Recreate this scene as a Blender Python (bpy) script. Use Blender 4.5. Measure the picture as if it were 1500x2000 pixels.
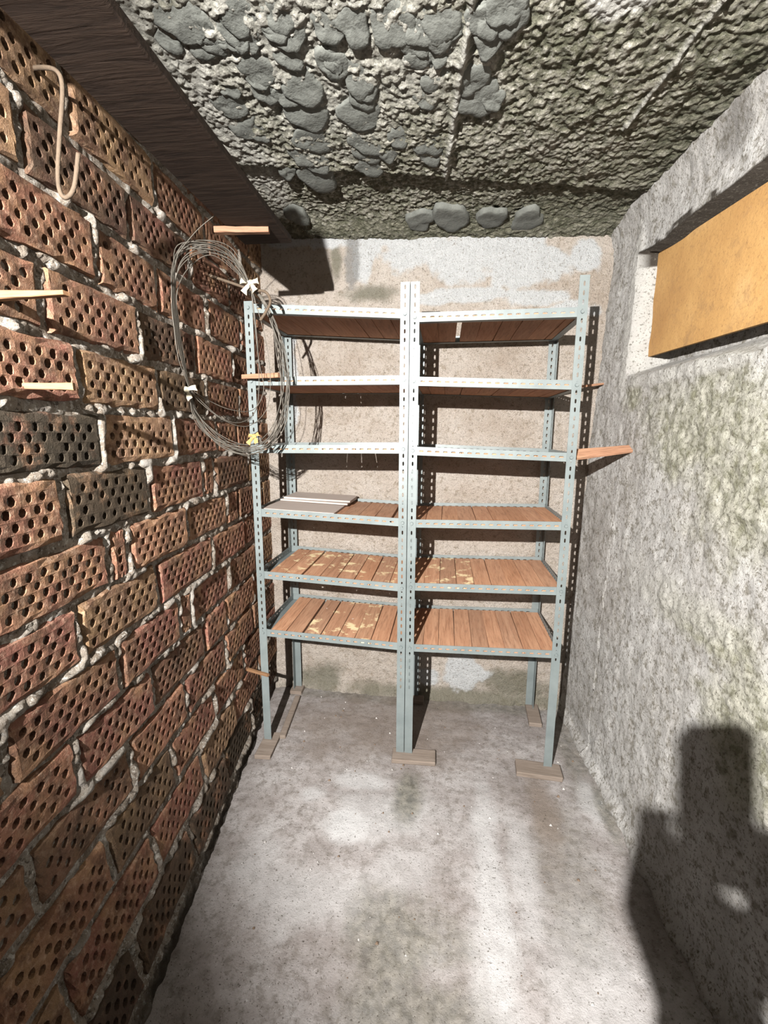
import bpy, bmesh, math, random
import numpy as np
from mathutils import Vector, Matrix

random.seed(7)
scene = bpy.context.scene
for o in list(bpy.data.objects):
    bpy.data.objects.remove(o)
COL = scene.collection

# ------------------------------------------------------------------ camera
CAM_POS = Vector((0.0, 0.0, 1.4623))
F_PX, YAW, PITCH, ROLL = 880.33, -0.1337, 0.1768, -0.0042
_f = Vector((math.sin(YAW) * math.cos(PITCH), math.cos(YAW) * math.cos(PITCH), -math.sin(PITCH)))
_r = Vector((math.cos(YAW), -math.sin(YAW), 0))
_d = _f.cross(_r)
CAM_R = math.cos(ROLL) * _r + math.sin(ROLL) * _d
CAM_D = -math.sin(ROLL) * _r + math.cos(ROLL) * _d
CAM_F = _f
cd = bpy.data.cameras.new('camera')
cam = bpy.data.objects.new('camera', cd)
COL.objects.link(cam)
cd.sensor_fit = 'VERTICAL'
cd.sensor_height = 24.0
cd.sensor_width = 18.0
cd.lens = F_PX / 2000.0 * 24.0
cd.clip_start = 0.01
cam.matrix_world = Matrix(((CAM_R.x, -CAM_D.x, -CAM_F.x, CAM_POS.x),
                           (CAM_R.y, -CAM_D.y, -CAM_F.y, CAM_POS.y),
                           (CAM_R.z, -CAM_D.z, -CAM_F.z, CAM_POS.z),
                           (0, 0, 0, 1)))
scene.camera = cam

# ------------------------------------------------------------------ world, lamp, exposure
w = bpy.data.worlds.new('world')
scene.world = w
w.use_nodes = True
w.node_tree.nodes['Background'].inputs[0].default_value = (0.78, 0.88, 1.0, 1)
w.node_tree.nodes['Background'].inputs[1].default_value = 0.035
ld = bpy.data.lights.new('lamp', 'SPOT')
ld.energy = 1050
ld.spot_size = math.radians(90)
ld.spot_blend = 0.45
ld.color = (1.0, 0.965, 0.92)
ld.shadow_soft_size = 0.012
lamp = bpy.data.objects.new('lamp', ld)
lamp.location = (-0.465, -0.71, 1.95)
COL.objects.link(lamp)
_az, _el = math.radians(22), math.radians(-12.5)
lamp.rotation_euler = Vector((math.sin(_az) * math.cos(_el), math.cos(_az) * math.cos(_el), math.sin(_el))).to_track_quat('-Z', 'Y').to_euler()
scene.view_settings.view_transform = 'Standard'
scene.view_settings.look = 'None'
scene.view_settings.exposure = 0.2
scene.view_settings.gamma = 1.0
scene.view_settings.use_curve_mapping = False

# ------------------------------------------------------------------ helpers
def tag(o, label=None, cat=None, group=None, kind=None):
    if label: o['label'] = label
    if cat: o['category'] = cat
    if group: o['group'] = group
    if kind: o['kind'] = kind
    return o

def mk(name, verts, faces, mat=None, parent=None, smooth=False, loc=None, mats=None, fmat=None):
    me = bpy.data.meshes.new(name)
    me.from_pydata([tuple(v) for v in verts], [], faces)
    me.update()
    return mkm(name, me, mat, parent, smooth, loc, mats, fmat)

def mkm(name, me, mat=None, parent=None, smooth=False, loc=None, mats=None, fmat=None):
    o = bpy.data.objects.new(name, me)
    COL.objects.link(o)
    if not me.materials:
        for m in (mats or ([mat] if mat else [])):
            me.materials.append(m)
        if fmat is not None:
            me.polygons.foreach_set('material_index', fmat)
        if smooth:
            me.polygons.foreach_set('use_smooth', [True] * len(me.polygons))
    if parent: o.parent = parent
    if loc is not None: o.location = loc
    return o

def empty(name, loc=(0, 0, 0)):
    o = bpy.data.objects.new(name, None)
    o.empty_display_size = 0.1
    o.location = loc
    COL.objects.link(o)
    return o

def bm_obj(name, bm, mat, parent=None, smooth=False, loc=None):
    me = bpy.data.meshes.new(name)
    bm.normal_update()
    bm.to_mesh(me)
    bm.free()
    return mkm(name, me, mat, parent, smooth, loc)

# numpy value noise -------------------------------------------------
def _hash(ix, iy, iz, seed):
    h = (ix.astype(np.int64) * 374761393 + iy.astype(np.int64) * 668265263 + iz.astype(np.int64) * 2147483647 + seed * 144665) & 0xffffffff
    h = ((h ^ (h >> 13)) * 1274126177) & 0xffffffff
    h = ((h ^ (h >> 16)) * 2246822519) & 0xffffffff
    h = h ^ (h >> 15)
    return (h & 0xffff) / 65535.0

def vnoise(x, y, seed=0):
    x0 = np.floor(x); y0 = np.floor(y)
    fx = x - x0; fy = y - y0
    fx = fx * fx * (3 - 2 * fx); fy = fy * fy * (3 - 2 * fy)
    z = np.zeros_like(x0)
    a = _hash(x0, y0, z, seed); b = _hash(x0 + 1, y0, z, seed)
    c = _hash(x0, y0 + 1, z, seed); d = _hash(x0 + 1, y0 + 1, z, seed)
    return (a + (b - a) * fx) * (1 - fy) + (c + (d - c) * fx) * fy

def fbm(x, y, sc, oc=4, seed=0, gain=0.5):
    t = 0; a = 1; s = 0
    for i in range(oc):
        t = t + a * vnoise(x * sc + 17.3 * i, y * sc - 9.1 * i, seed + i)
        s += a; a *= gain; sc *= 2.03
    return t / s

def sstep(x, a, b):
    t = np.clip((x - a) / (b - a), 0, 1)
    return t * t * (3 - 2 * t)

def blob(x, y, cx, cy, rx, ry, n, soft=0.35):
    d = np.sqrt(((x - cx) / rx) ** 2 + ((y - cy) / ry) ** 2)
    return 1 - sstep(d + (n - 0.5) * 1.3, 1 - soft, 1 + soft)

def axis_pts(segs):
    out = []
    for a, b, st in segs:
        n = max(1, int(round((b - a) / st)))
        out += [a + (b - a) * i / n for i in range(n)]
    out.append(segs[-1][1])
    return np.array(out)

def grid_obj(name, P, nu, nv, mat, flip=False, attrs=None, parent=None):
    """P: (nu*nv,3) array, index = i*nv + j"""
    i = np.arange(nu - 1)[:, None]; j = np.arange(nv - 1)[None, :]
    a = (i * nv + j).ravel(); b = ((i + 1) * nv + j).ravel(); c = ((i + 1) * nv + j + 1).ravel(); d = (i * nv + j + 1).ravel()
    F = np.stack([a, b, c, d] if not flip else [d, c, b, a], 1)
    me = bpy.data.meshes.new(name)
    me.vertices.add(len(P)); me.vertices.foreach_set('co', P.astype(np.float32).ravel())
    nf = len(F)
    me.loops.add(nf * 4); me.loops.foreach_set('vertex_index', F.astype(np.int32).ravel())
    me.polygons.add(nf)
    me.polygons.foreach_set('loop_start', np.arange(0, nf * 4, 4, dtype=np.int32))
    me.polygons.foreach_set('loop_total', np.full(nf, 4, dtype=np.int32))
    me.polygons.foreach_set('use_smooth', np.ones(nf, dtype=bool))
    me.update(calc_edges=True)
    for k, v in (attrs or {}).items():
        at = me.attributes.new(k, 'FLOAT', 'POINT')
        at.data.foreach_set('value', np.asarray(v, np.float32).ravel())
    return mkm(name, me, mat, parent)

# node helper -------------------------------------------------------
class NT:
    def __init__(s, name):
        s.m = bpy.data.materials.new(name); s.m.use_nodes = True
        s.t = s.m.node_tree; s.b = s.t.nodes['Principled BSDF']
        s.tc = s.n('ShaderNodeTexCoord').outputs['Object']
    def n(s, typ, **kw):
        x = s.t.nodes.new(typ)
        for k, v in kw.items(): setattr(x, k, v)
        return x
    def put(s, sock, v):
        if hasattr(v, 'is_linked') or isinstance(v, bpy.types.NodeSocket): s.t.links.new(v, sock)
        else: sock.default_value = v
    def noise(s, sc, det=4, rough=0.55, vec=None, dist=0.0):
        x = s.n('ShaderNodeTexNoise'); s.put(x.inputs['Vector'], vec or s.tc)
        x.inputs['Scale'].default_value = sc; x.inputs['Detail'].default_value = det
        x.inputs['Roughness'].default_value = rough; x.inputs['Distortion'].default_value = dist
        return x.outputs['Fac']
    def voro(s, sc, vec=None, feat='F1'):
        x = s.n('ShaderNodeTexVoronoi', feature=feat); s.put(x.inputs['Vector'], vec or s.tc)
        x.inputs['Scale'].default_value = sc
        return x.outputs['Distance']
    def scale(s, v, sx, sy, sz):
        x = s.n('ShaderNodeMapping'); s.put(x.inputs['Vector'], v or s.tc)
        x.inputs['Scale'].default_value = (sx, sy, sz)
        return x.outputs['Vector']
    def ramp(s, fac, stops):
        x = s.n('ShaderNodeValToRGB'); s.put(x.inputs['Fac'], fac)
        el = x.color_ramp.elements
        while len(el) < len(stops): el.new(0.5)
        for e, (p, c) in zip(el, stops):
            e.position = p
            e.color = (c, c, c, 1) if not isinstance(c, tuple) else (*c, 1)
        return x.outputs['Color']
    def mix(s, fac, a, b, mode='MIX'):
        x = s.n('ShaderNodeMix', data_type='RGBA', blend_type=mode)
        s.put(x.inputs[0], fac)
        for k, v in ((6, a), (7, b)):
            if isinstance(v, tuple): x.inputs[k].default_value = (*v, 1) if len(v) == 3 else v
            else: s.put(x.inputs[k], v)
        return x.outputs[2]
    def math(s, op, a, b=0.0):
        x = s.n('ShaderNodeMath', operation=op); s.put(x.inputs[0], a); s.put(x.inputs[1], b)
        return x.outputs[0]
    def attr(s, name):
        return s.n('ShaderNodeAttribute', attribute_name=name).outputs['Fac']
    def objcol(s):
        return s.n('ShaderNodeObjectInfo').outputs['Color']
    def objrand(s):
        return s.n('ShaderNodeObjectInfo').outputs['Random']
    def bump(s, h, strength=0.5, dist=0.01, prev=None):
        x = s.n('ShaderNodeBump'); s.put(x.inputs['Height'], h)
        x.inputs['Strength'].default_value = strength; x.inputs['Distance'].default_value = dist
        if prev is not None: s.t.links.new(prev, x.inputs['Normal'])
        return x.outputs['Normal']
    def done(s, col, rough=0.9, normal=None, metal=0.0, spec=0.3, alb=1.0):
        if alb != 1.0: col = s.mix(1.0, col, (alb, alb, alb), 'MULTIPLY')
        s.put(s.b.inputs['Base Color'], (*col, 1) if isinstance(col, tuple) else col)
        s.put(s.b.inputs['Roughness'], rough)
        s.b.inputs['Metallic'].default_value = metal
        s.b.inputs['Specular IOR Level'].default_value = spec
        if normal is not None: s.t.links.new(normal, s.b.inputs['Normal'])
        return s.m

# ------------------------------------------------------------------ materials
def mat_back():
    t = NT('back_wall_plaster')
    c = t.ramp(t.noise(5, 6, 0.65), [(0.3, (0.62, 0.525, 0.44)), (0.5, (0.76, 0.675, 0.595)), (0.72, (0.84, 0.77, 0.70))])
    c = t.mix(t.ramp(t.noise(38, 5, 0.7), [(0.36, 0.6), (0.46, 0.0)]), c, (0.40, 0.33, 0.24))
    c = t.mix(t.attr('moss'), c, (0.20, 0.20, 0.14))
    c = t.mix(t.attr('white'), c, t.mix(t.noise(25, 4), (0.70, 0.72, 0.73), (0.95, 0.97, 0.98)))
    c = t.mix(t.attr('grey'), c, (0.34, 0.34, 0.33))
    c = t.mix(t.ramp(t.noise(110, 3, 0.7), [(0.35, 0.6), (0.42, 0.0)]), c, (0.26, 0.22, 0.17))
    n = t.bump(t.noise(45, 6, 0.75), 1.0, 0.018)
    n = t.bump(t.noise(180, 3, 0.6), 0.6, 0.005, n)
    return t.done(c, 0.95, n, spec=0.1, alb=0.72)

def mat_right():
    t = NT('right_wall_concrete')
    v = t.scale(None, 1, 1, 0.28)
    c = t.ramp(t.noise(4, 6, 0.65), [(0.3, (0.38, 0.365, 0.34)), (0.5, (0.55, 0.54, 0.52)), (0.72, (0.74, 0.74, 0.73))])
    c = t.mix(t.ramp(t.noise(22, 5, 0.7, v), [(0.4, 0.0), (0.7, 0.55)]), c, (0.68, 0.66, 0.64))
    c = t.mix(t.ramp(t.noise(30, 5, 0.75), [(0.38, 0.8), (0.50, 0.0)]), c, (0.24, 0.22, 0.18))
    c = t.mix(t.attr('moss'), c, t.mix(t.ramp(t.noise(30, 5, 0.7), [(0.4, 0.0), (0.6, 1.0)]), (0.24, 0.24, 0.16), (0.52, 0.51, 0.42)))
    c = t.mix(t.attr('white'), c, t.mix(t.noise(25, 4), (0.50, 0.49, 0.46), (0.72, 0.71, 0.68)))
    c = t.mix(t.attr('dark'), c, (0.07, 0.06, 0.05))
    c = t.mix(t.ramp(t.noise(120, 3, 0.7), [(0.36, 0.8), (0.44, 0.0)]), c, (0.17, 0.155, 0.13))
    n = t.bump(t.noise(65, 6, 0.78), 0.8, 0.011)
    n = t.bump(t.noise(220, 3, 0.6), 0.4, 0.003, n)
    return t.done(c, 0.95, n, spec=0.1, alb=0.60)

def mat_ceiling():
    t = NT('ceiling_rough_concrete')
    c = t.ramp(t.noise(5, 6, 0.65), [(0.3, (0.20, 0.20, 0.14)), (0.5, (0.37, 0.36, 0.28)), (0.72, (0.56, 0.54, 0.47))])
    c = t.mix(t.ramp(t.noise(48, 6, 0.8), [(0.40, 0.7), (0.52, 0.0)]), c, (0.13, 0.13, 0.09))
    c = t.mix(t.ramp(t.noise(90, 4, 0.75), [(0.52, 0.0), (0.64, 0.85)]), c, (0.66, 0.64, 0.58))
    c = t.mix(t.ramp(t.attr('grain'), [(0.35, 0.65), (0.55, 0.0)]), c, (0.13, 0.135, 0.09))
    c = t.mix(t.ramp(t.attr('grain'), [(0.62, 0.0), (0.85, 0.6)]), c, (0.66, 0.64, 0.56))
    c = t.mix(t.attr('white'), c, (0.70, 0.69, 0.65))
    c = t.mix(t.attr('moss'), c, t.mix(t.ramp(t.noise(40, 4), [(0.4, 0.0), (0.65, 1.0)]), (0.09, 0.095, 0.06), (0.34, 0.33, 0.25)))
    n = t.bump(t.noise(95, 6, 0.8), 0.9, 0.011)
    n = t.bump(t.voro(110), 0.7, 0.008, n)
    n = t.bump(t.noise(230, 3, 0.7), 0.5, 0.004, n)
    return t.done(c, 0.95, n, spec=0.1, alb=0.62)

def mat_floor():
    t = NT('floor_concrete')
    c = t.ramp(t.noise(4.5, 6, 0.62), [(0.3, (0.28, 0.245, 0.23)), (0.5, (0.41, 0.38, 0.37)), (0.72, (0.56, 0.54, 0.535))])
    c = t.mix(t.ramp(t.noise(28, 5, 0.72), [(0.38, 0.65), (0.52, 0.0)]), c, (0.21, 0.185, 0.165))
    c = t.mix(t.ramp(t.noise(70, 5, 0.75), [(0.58, 0.0), (0.70, 0.45)]), c, (0.62, 0.60, 0.59))
    c = t.mix(t.attr('white'), c, t.mix(t.noise(20, 5), (0.56, 0.56, 0.56), (0.76, 0.76, 0.77)))
    c = t.mix(t.attr('moss'), c, t.mix(t.ramp(t.noise(35, 4), [(0.35, 0.0), (0.65, 1.0)]), (0.10, 0.10, 0.08), (0.29, 0.275, 0.23)))
    c = t.mix(t.attr('brown'), c, (0.25, 0.20, 0.165))
    c = t.mix(t.ramp(t.noise(150, 3, 0.7), [(0.33, 0.9), (0.40, 0.0)]), c, (0.10, 0.085, 0.07))
    c = t.mix(t.ramp(t.noise(85, 4, 0.6), [(0.27, 0.9), (0.31, 0.0)]), c, (0.07, 0.06, 0.05))
    c = t.mix(t.ramp(t.noise(60, 3, 0.6), [(0.735, 0.0), (0.76, 0.9)]), c, (0.75, 0.75, 0.74))
    n = t.bump(t.noise(55, 6, 0.75), 0.5, 0.008)
    n = t.bump(t.noise(220, 3, 0.6), 0.22, 0.003, n)
    return t.done(c, 0.93, n, spec=0.1, alb=0.58)

def mat_mortar():
    t = NT('lime_mortar')
    c = t.ramp(t.noise(14, 6, 0.7), [(0.32, (0.20, 0.16, 0.12)), (0.5, (0.40, 0.34, 0.28)), (0.68, (0.60, 0.55, 0.48))])
    c = t.mix(t.ramp(t.noise(85, 5, 0.75), [(0.53, 0.0), (0.62, 0.9)]), c, (0.84, 0.81, 0.75))
    c = t.mix(t.ramp(t.noise(70, 5, 0.75), [(0.38, 0.8), (0.46, 0.0)]), c, (0.08, 0.06, 0.045))
    c = t.mix(t.math('MULTIPLY', t.attr('white'), t.ramp(t.noise(50, 5, 0.7), [(0.38, 0.1), (0.55, 1.0)])), c, (0.62, 0.58, 0.53))
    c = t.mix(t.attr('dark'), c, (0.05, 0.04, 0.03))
    n = t.bump(t.noise(70, 6, 0.8), 1.0, 0.014)
    n = t.bump(t.noise(240, 3, 0.7), 0.6, 0.004, n)
    return t.done(c, 0.95, n, spec=0.1, alb=0.7)

def mat_brick():
    t = NT('perforated_brick')
    g = t.n('ShaderNodeNewGeometry').outputs['Position']
    c = t.objcol()
    c = t.mix(t.ramp(t.noise(9, 5, 0.65, g), [(0.4, 0.0), (0.68, 0.65)]), c, (0.27, 0.175, 0.09))
    c = t.mix(t.ramp(t.noise(16, 5, 0.7, g), [(0.38, 0.85), (0.53, 0.0)]), c, (0.085, 0.045, 0.03))
    c = t.mix(t.ramp(t.noise(70, 4, 0.7, g), [(0.5, 0.0), (0.75, 0.45)]), c, (0.50, 0.36, 0.26))
    soot = t.math('MULTIPLY', t.n('ShaderNodeObjectInfo').outputs['Alpha'], 1.0)
    sm = t.math('MULTIPLY', t.math('SUBTRACT', 1.0, soot), t.ramp(t.noise(11, 5, 0.7, g), [(0.30, 0.0), (0.48, 1.0)]))
    c = t.mix(sm, c, (0.035, 0.03, 0.022))
    n = t.bump(t.noise(55, 6, 0.75, g), 0.8, 0.010)
    n = t.bump(t.noise(240, 3, 0.7, g), 0.6, 0.004, n)
    return t.done(c, 0.9, n, spec=0.15, alb=1.05)

def mat_wood(name, c1, c2, dark=0.4, sx=(28, 2.2, 28), stain=0.0, rough=0.75):
    t = NT(name)
    rnd = t.objrand()
    off = t.n('ShaderNodeVectorMath', operation='ADD')
    t.t.links.new(t.tc, off.inputs[0])
    cmb = t.n('ShaderNodeCombineXYZ')
    for k in range(3): t.t.links.new(t.math('MULTIPLY', rnd, 13.7 + 5 * k), cmb.inputs[k])
    t.t.links.new(cmb.outputs[0], off.inputs[1])
    v = t.scale(off.outputs[0], *sx)
    g = t.noise(1.6, 5, 0.65, v, 0.8)
    c = t.mix(t.ramp(g, [(0.32, 0.0), (0.68, 1.0)]), c1, c2)
    c = t.mix(t.ramp(t.noise(4.5, 3, 0.7, v), [(0.33, dark), (0.5, 0.0)]), c, tuple(x * 0.35 for x in c1))
    c = t.mix(1.0, c, t.objcol(), 'MULTIPLY')
    if stain > 0:
        m = t.math('MULTIPLY', t.ramp(t.noise(13, 5, 0.65, off.outputs[0]), [(0.56, 0.0), (0.63, 1.0)]), stain)
        c = t.mix(m, c, (0.80, 0.66, 0.40))
        c = t.mix(t.ramp(t.noise(26, 4, 0.6, off.outputs[0]), [(0.70, 0.0), (0.72, stain)]), c, (0.85, 0.83, 0.75))
    n = t.bump(g, 0.35, 0.004)
    return t.done(c, rough, n, spec=0.2, alb=0.85)

def mat_steel():
    t = NT('painted_steel')
    c = t.ramp(t.noise(9, 5, 0.6), [(0.3, (0.118, 0.140, 0.142)), (0.7, (0.172, 0.198, 0.198))])
    c = t.mix(t.ramp(t.noise(55, 4, 0.7), [(0.66, 0.0), (0.76, 0.7)]), c, (0.20, 0.15, 0.11))
    return t.done(c, 0.42, t.bump(t.noise(90, 2), 0.08, 0.002), metal=0.1, spec=0.4)

def mat_plain(name, col, rough=0.7, metal=0.0, var=0.25, sc=30, bs=0.3):
    t = NT(name)
    c = t.mix(t.noise(sc, 5, 0.65), tuple(x * (1 - var) for x in col), tuple(min(1, x * (1 + var)) for x in col))
    return t.done(c, rough, t.bump(t.noise(sc * 3, 4), bs, 0.003), metal=metal)

M_BACK, M_RIGHT, M_CEIL, M_FLOOR = mat_back(), mat_right(), mat_ceiling(), mat_floor()
M_MORTAR, M_BRICK, M_STEEL = mat_mortar(), mat_brick(), mat_steel()
M_PLANK = mat_wood('shelf_plank_wood', (0.40, 0.205, 0.12), (0.54, 0.31, 0.19))
M_PLANKS = mat_wood('stained_plank_wood', (0.40, 0.205, 0.12), (0.54, 0.31, 0.19), stain=0.9)
M_STICK = mat_wood('split_stick_wood', (0.33, 0.165, 0.10), (0.44, 0.25, 0.155), 0.4, (3, 30, 30))
M_STICKP = mat_wood('pale_stick_wood', (0.20, 0.105, 0.052), (0.27, 0.155, 0.085), 0.3, (3, 30, 30))
M_DARKWOOD = mat_wood('dark_weathered_wood', (0.020, 0.013, 0.010), (0.045, 0.030, 0.022), 0.6, (3, 30, 30))
M_BLOCK = mat_wood('dusty_block_wood', (0.17, 0.135, 0.11), (0.23, 0.19, 0.16), 0.25, (3, 30, 30), rough=0.9)
M_TILE = mat_plain('pale_board', (0.36, 0.31, 0.28), 0.6, var=0.1, sc=6, bs=0.1)
M_PATCH = mat_plain('grey_mortar_daub', (0.105, 0.11, 0.10), 0.9, var=0.5, sc=30, bs=0.8)
M_WIRE = mat_plain('dull_wire', (0.11, 0.10, 0.085), 0.55, 0.3, 0.4, 40, 0.0)
M_RUST = mat_plain('rusty_rod', (0.085, 0.062, 0.043), 0.85, 0.1, 0.4, 60, 0.5)
M_RAG = mat_plain('rag_cloth', (0.36, 0.325, 0.25), 0.95, 0, 0.15, 40, 0.3)
M_RAGO = mat_plain('ochre_rag_cloth', (0.34, 0.22, 0.085), 0.95, 0, 0.2, 40, 0.3)

# ------------------------------------------------------------------ the room
BACK_Y = 2.32
def ceil_z(x): return 2.373 - 0.041 * x
def right_x(y, z): return 0.81 - 0.07 * y + z / 2.36 * (0.05 + 0.015 * y)
def left_x(y, z):
    tw = np.clip(0.176 - 0.078 * np.maximum(y, 0.4), 0, None) * (1 - np.clip(z / 0.8, 0, 1)) ** 2
    return -0.746 - 0.0822 * y + tw

# brick courses of the left wall: (z0, joint positions along y)
ROWS = [
    (2.240, [.12, .46, .80, 1.14, 1.48, 1.82, 2.15, 2.40]),
    (2.094, [.33, .67, 1.009, 1.352, 1.69, 2.02, 2.40]),
    (1.950, [.20, .53, .871, 1.21, 1.54, 1.88, 2.20, 2.40]),
    (1.803, [.39, .73, 1.058, 1.33, 1.66, 1.99, 2.40]),
    (1.656, [.22, .55, .88, 1.21, 1.55, 1.88, 2.20, 2.40]),
    (1.512, [.29, .62, .956, 1.29, 1.61, 1.94, 2.40]),
    (1.370, [.33, .66, 1.011, 1.353, 1.688, 1.893, 2.20, 2.40]),
    (1.2165, [.20, .53, .865, 1.196, 1.548, 1.638, 1.999, 2.40]),
    (1.073, [.33, .66, .995, 1.074, 1.398, 1.738, 1.861, 2.20, 2.40]),
    (0.926, [.20, .53, .867, 1.197, 1.577, 1.929, 2.40]),
    (0.780, [.32, .65, .984, 1.303, 1.386, 1.716, 2.05, 2.40]),
    (0.637, [.15, .48, .81, 1.122, 1.463, 1.67, 2.00, 2.40]),
    (0.493, [.33, .66, .988, 1.294, 1.63, 1.96, 2.40]),
    (0.350, [.20, .52, .85, 1.17, 1.492, 1.82, 2.15, 2.40]),
    (0.206, [.33, .66, 1.00, 1.33, 1.667, 2.00, 2.40]),
    (0.060, [.17, .50, .84, 1.17, 1.50, 1.84, 2.17, 2.40]),
]
ROW_TOPS = [2.385] + [r[0] for r in ROWS[:-1]]

def build_left_wall():
    ys = axis_pts([(-1.0, 0.5, 0.05), (0.5, 2.34, 0.008)])
    zs = axis_pts([(-0.02, 2.46, 0.008)])
    Y, Z = np.meshgrid(ys, zs, indexing='ij')
    y = Y.ravel(); z = Z.ravel()
    n1 = fbm(y, z, 11, 4, 3); n2 = fbm(y, z, 40, 3, 9); n3 = fbm(y, z, 5, 3, 21)
    # distance to the nearest joint between bricks
    jd = np.full_like(y, 9.0)
    for ri, (z0, js) in enumerate(ROWS):
        z1 = ROW_TOPS[ri]
        jd = np.minimum(jd, np.abs(z - z0)); jd = np.minimum(jd, np.abs(z - z1))
        inr = (z >= z0) & (z < z1)
        for q in js:
            jd = np.where(inr, np.minimum(jd, np.abs(y - q)), jd)
    joint = 1 - sstep(jd + (n2 - .5) * .012, 0.007, 0.015)
    d = -0.0075 + 0.012 * (n1 - 0.5) * 2 + 0.014 * (n2 - 0.5)
    proud = sstep(n1 * 0.6 + n2 * 0.4, 0.50, 0.62) * joint
    d = np.where(joint > .02, d + 0.010 * proud, np.minimum(d, -0.012))
    # below the last course: a dark ragged footing
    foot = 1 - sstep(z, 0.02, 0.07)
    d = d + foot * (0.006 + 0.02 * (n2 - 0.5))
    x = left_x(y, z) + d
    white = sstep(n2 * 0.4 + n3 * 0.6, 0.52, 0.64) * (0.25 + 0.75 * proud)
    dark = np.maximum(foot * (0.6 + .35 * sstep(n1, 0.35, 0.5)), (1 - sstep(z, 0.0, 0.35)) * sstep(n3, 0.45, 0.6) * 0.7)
    o = grid_obj('wall_left', np.stack([x, y, z], 1), len(ys), len(zs), M_MORTAR, False, {'white': white, 'dark': dark})
    tag(o, kind='structure')
    return o
WALL_L = build_left_wall()

def brick_mesh(L, H, rng):
    V = []; Fc = []; key = {}
    def v(u, vv, ww=None, k=None):
        kk = k or (round(u, 5), round(vv, 5))
        if kk in key: return key[kk]
        if ww is None:
            ww = rng.uniform(-0.0012, 0.0012)
        V.append((u, vv, ww)); key[kk] = len(V) - 1
        return key[kk]
    m = 0.012
    u0, u1 = -L / 2 + m, L / 2 - m
    rows = 4
    v0, v1 = -H / 2 + 0.018, H / 2 - 0.022
    rh = (v1 - v0) / rows
    ncell = max(1, int((u1 - u0) / 0.0365))
    cw = (u1 - u0) / ncell
    par = rng.randint(0, 1)
    def quad(*q): Fc.append(q)
    for r in range(rows):
        b, t = v0 + r * rh, v0 + (r + 1) * rh
        if (r + par) % 2 == 0 or ncell < 2:
            xs = [u0 + i * cw for i in range(ncell + 1)]; holes = list(range(ncell))
        else:
            xs = [u0] + [u0 + (i + .5) * cw for i in range(ncell)] + [u1]; holes = list(range(1, ncell))
        for i in range(len(xs) - 1):
            a, c = xs[i], xs[i + 1]
            if i not in holes or rng.random() < 0.03:
                quad(v(a, b, 0), v(c, b, 0), v(c, t, 0), v(a, t, 0)); continue
            mx, my = (a + c) / 2, (b + t) / 2
            out = [v(c, my, 0), v(c, t, 0), v(mx, t, 0), v(a, t, 0), v(a, my, 0), v(a, b, 0), v(mx, b, 0), v(c, b, 0)]
            jx, jy = rng.uniform(-.002, .002), rng.uniform(-.0015, .0015)
            rr = rng.uniform(0.0086, 0.0108)
            rin = []; rdp = []
            for k in range(8):
                ang = k * math.pi / 4
                rk = rr * rng.uniform(0.88, 1.12)
                hx, hy = mx + jx + rk * math.cos(ang), my + jy + rk * math.sin(ang)
                V.append((hx, hy, -0.0008)); rin.append(len(V) - 1)
                V.append((hx, hy, -0.06)); rdp.append(len(V) - 1)
            for k in range(8):
                k2 = (k + 1) % 8
                quad(out[k], out[k2], rin[k2], rin[k])
                quad(rin[k], rin[k2], rdp[k2], rdp[k])
            quad(*rdp)
    # margin rings: inner rect -> outer jittered rim -> back
    def rim(off, wmin, wmax, jit, n=9):
        pts = []
        for s, (p, q) in enumerate((((-1, -1), (1, -1)), ((1, -1), (1, 1)), ((1, 1), (-1, 1)), ((-1, 1), (-1, -1)))):
            for i in range(n):
                f = i / n
                pu = (p[0] + (q[0] - p[0]) * f) * (L / 2 - off) + rng.uniform(-jit, jit)
                pv = (p[1] + (q[1] - p[1]) * f) * (H / 2 - off) + rng.uniform(-jit, jit)
                V.append((pu, pv, rng.uniform(wmin, wmax))); pts.append(len(V) - 1)
        return pts
    inner = []
    n = 9
    C = [(u0, v0), (u1, v0), (u1, v1), (u0, v1)]
    for s in range(4):
        p, q = C[s], C[(s + 1) % 4]
        for i in range(n):
            f = i / n
            V.append((p[0] + (q[0] - p[0]) * f, p[1] + (q[1] - p[1]) * f, 0)); inner.append(len(V) - 1)
    r1 = rim(0.0075, -0.004, 0.0012, 0.0028)
    r2 = rim(0.0025, -0.013, -0.005, 0.0036)
    r3 = rim(0.0, -0.065, -0.065, 0.0)
    for a, b in ((r1, inner), (r2, r1), (r3, r2)):
        for i in range(4 * n):
            j = (i + 1) % (4 * n)
            quad(a[i], a[j], b[j], b[i])
    me = bpy.data.meshes.new('brick')
    me.from_pydata(V, [], Fc); me.update()
    me.materials.append(M_BRICK)
    return me

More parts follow.
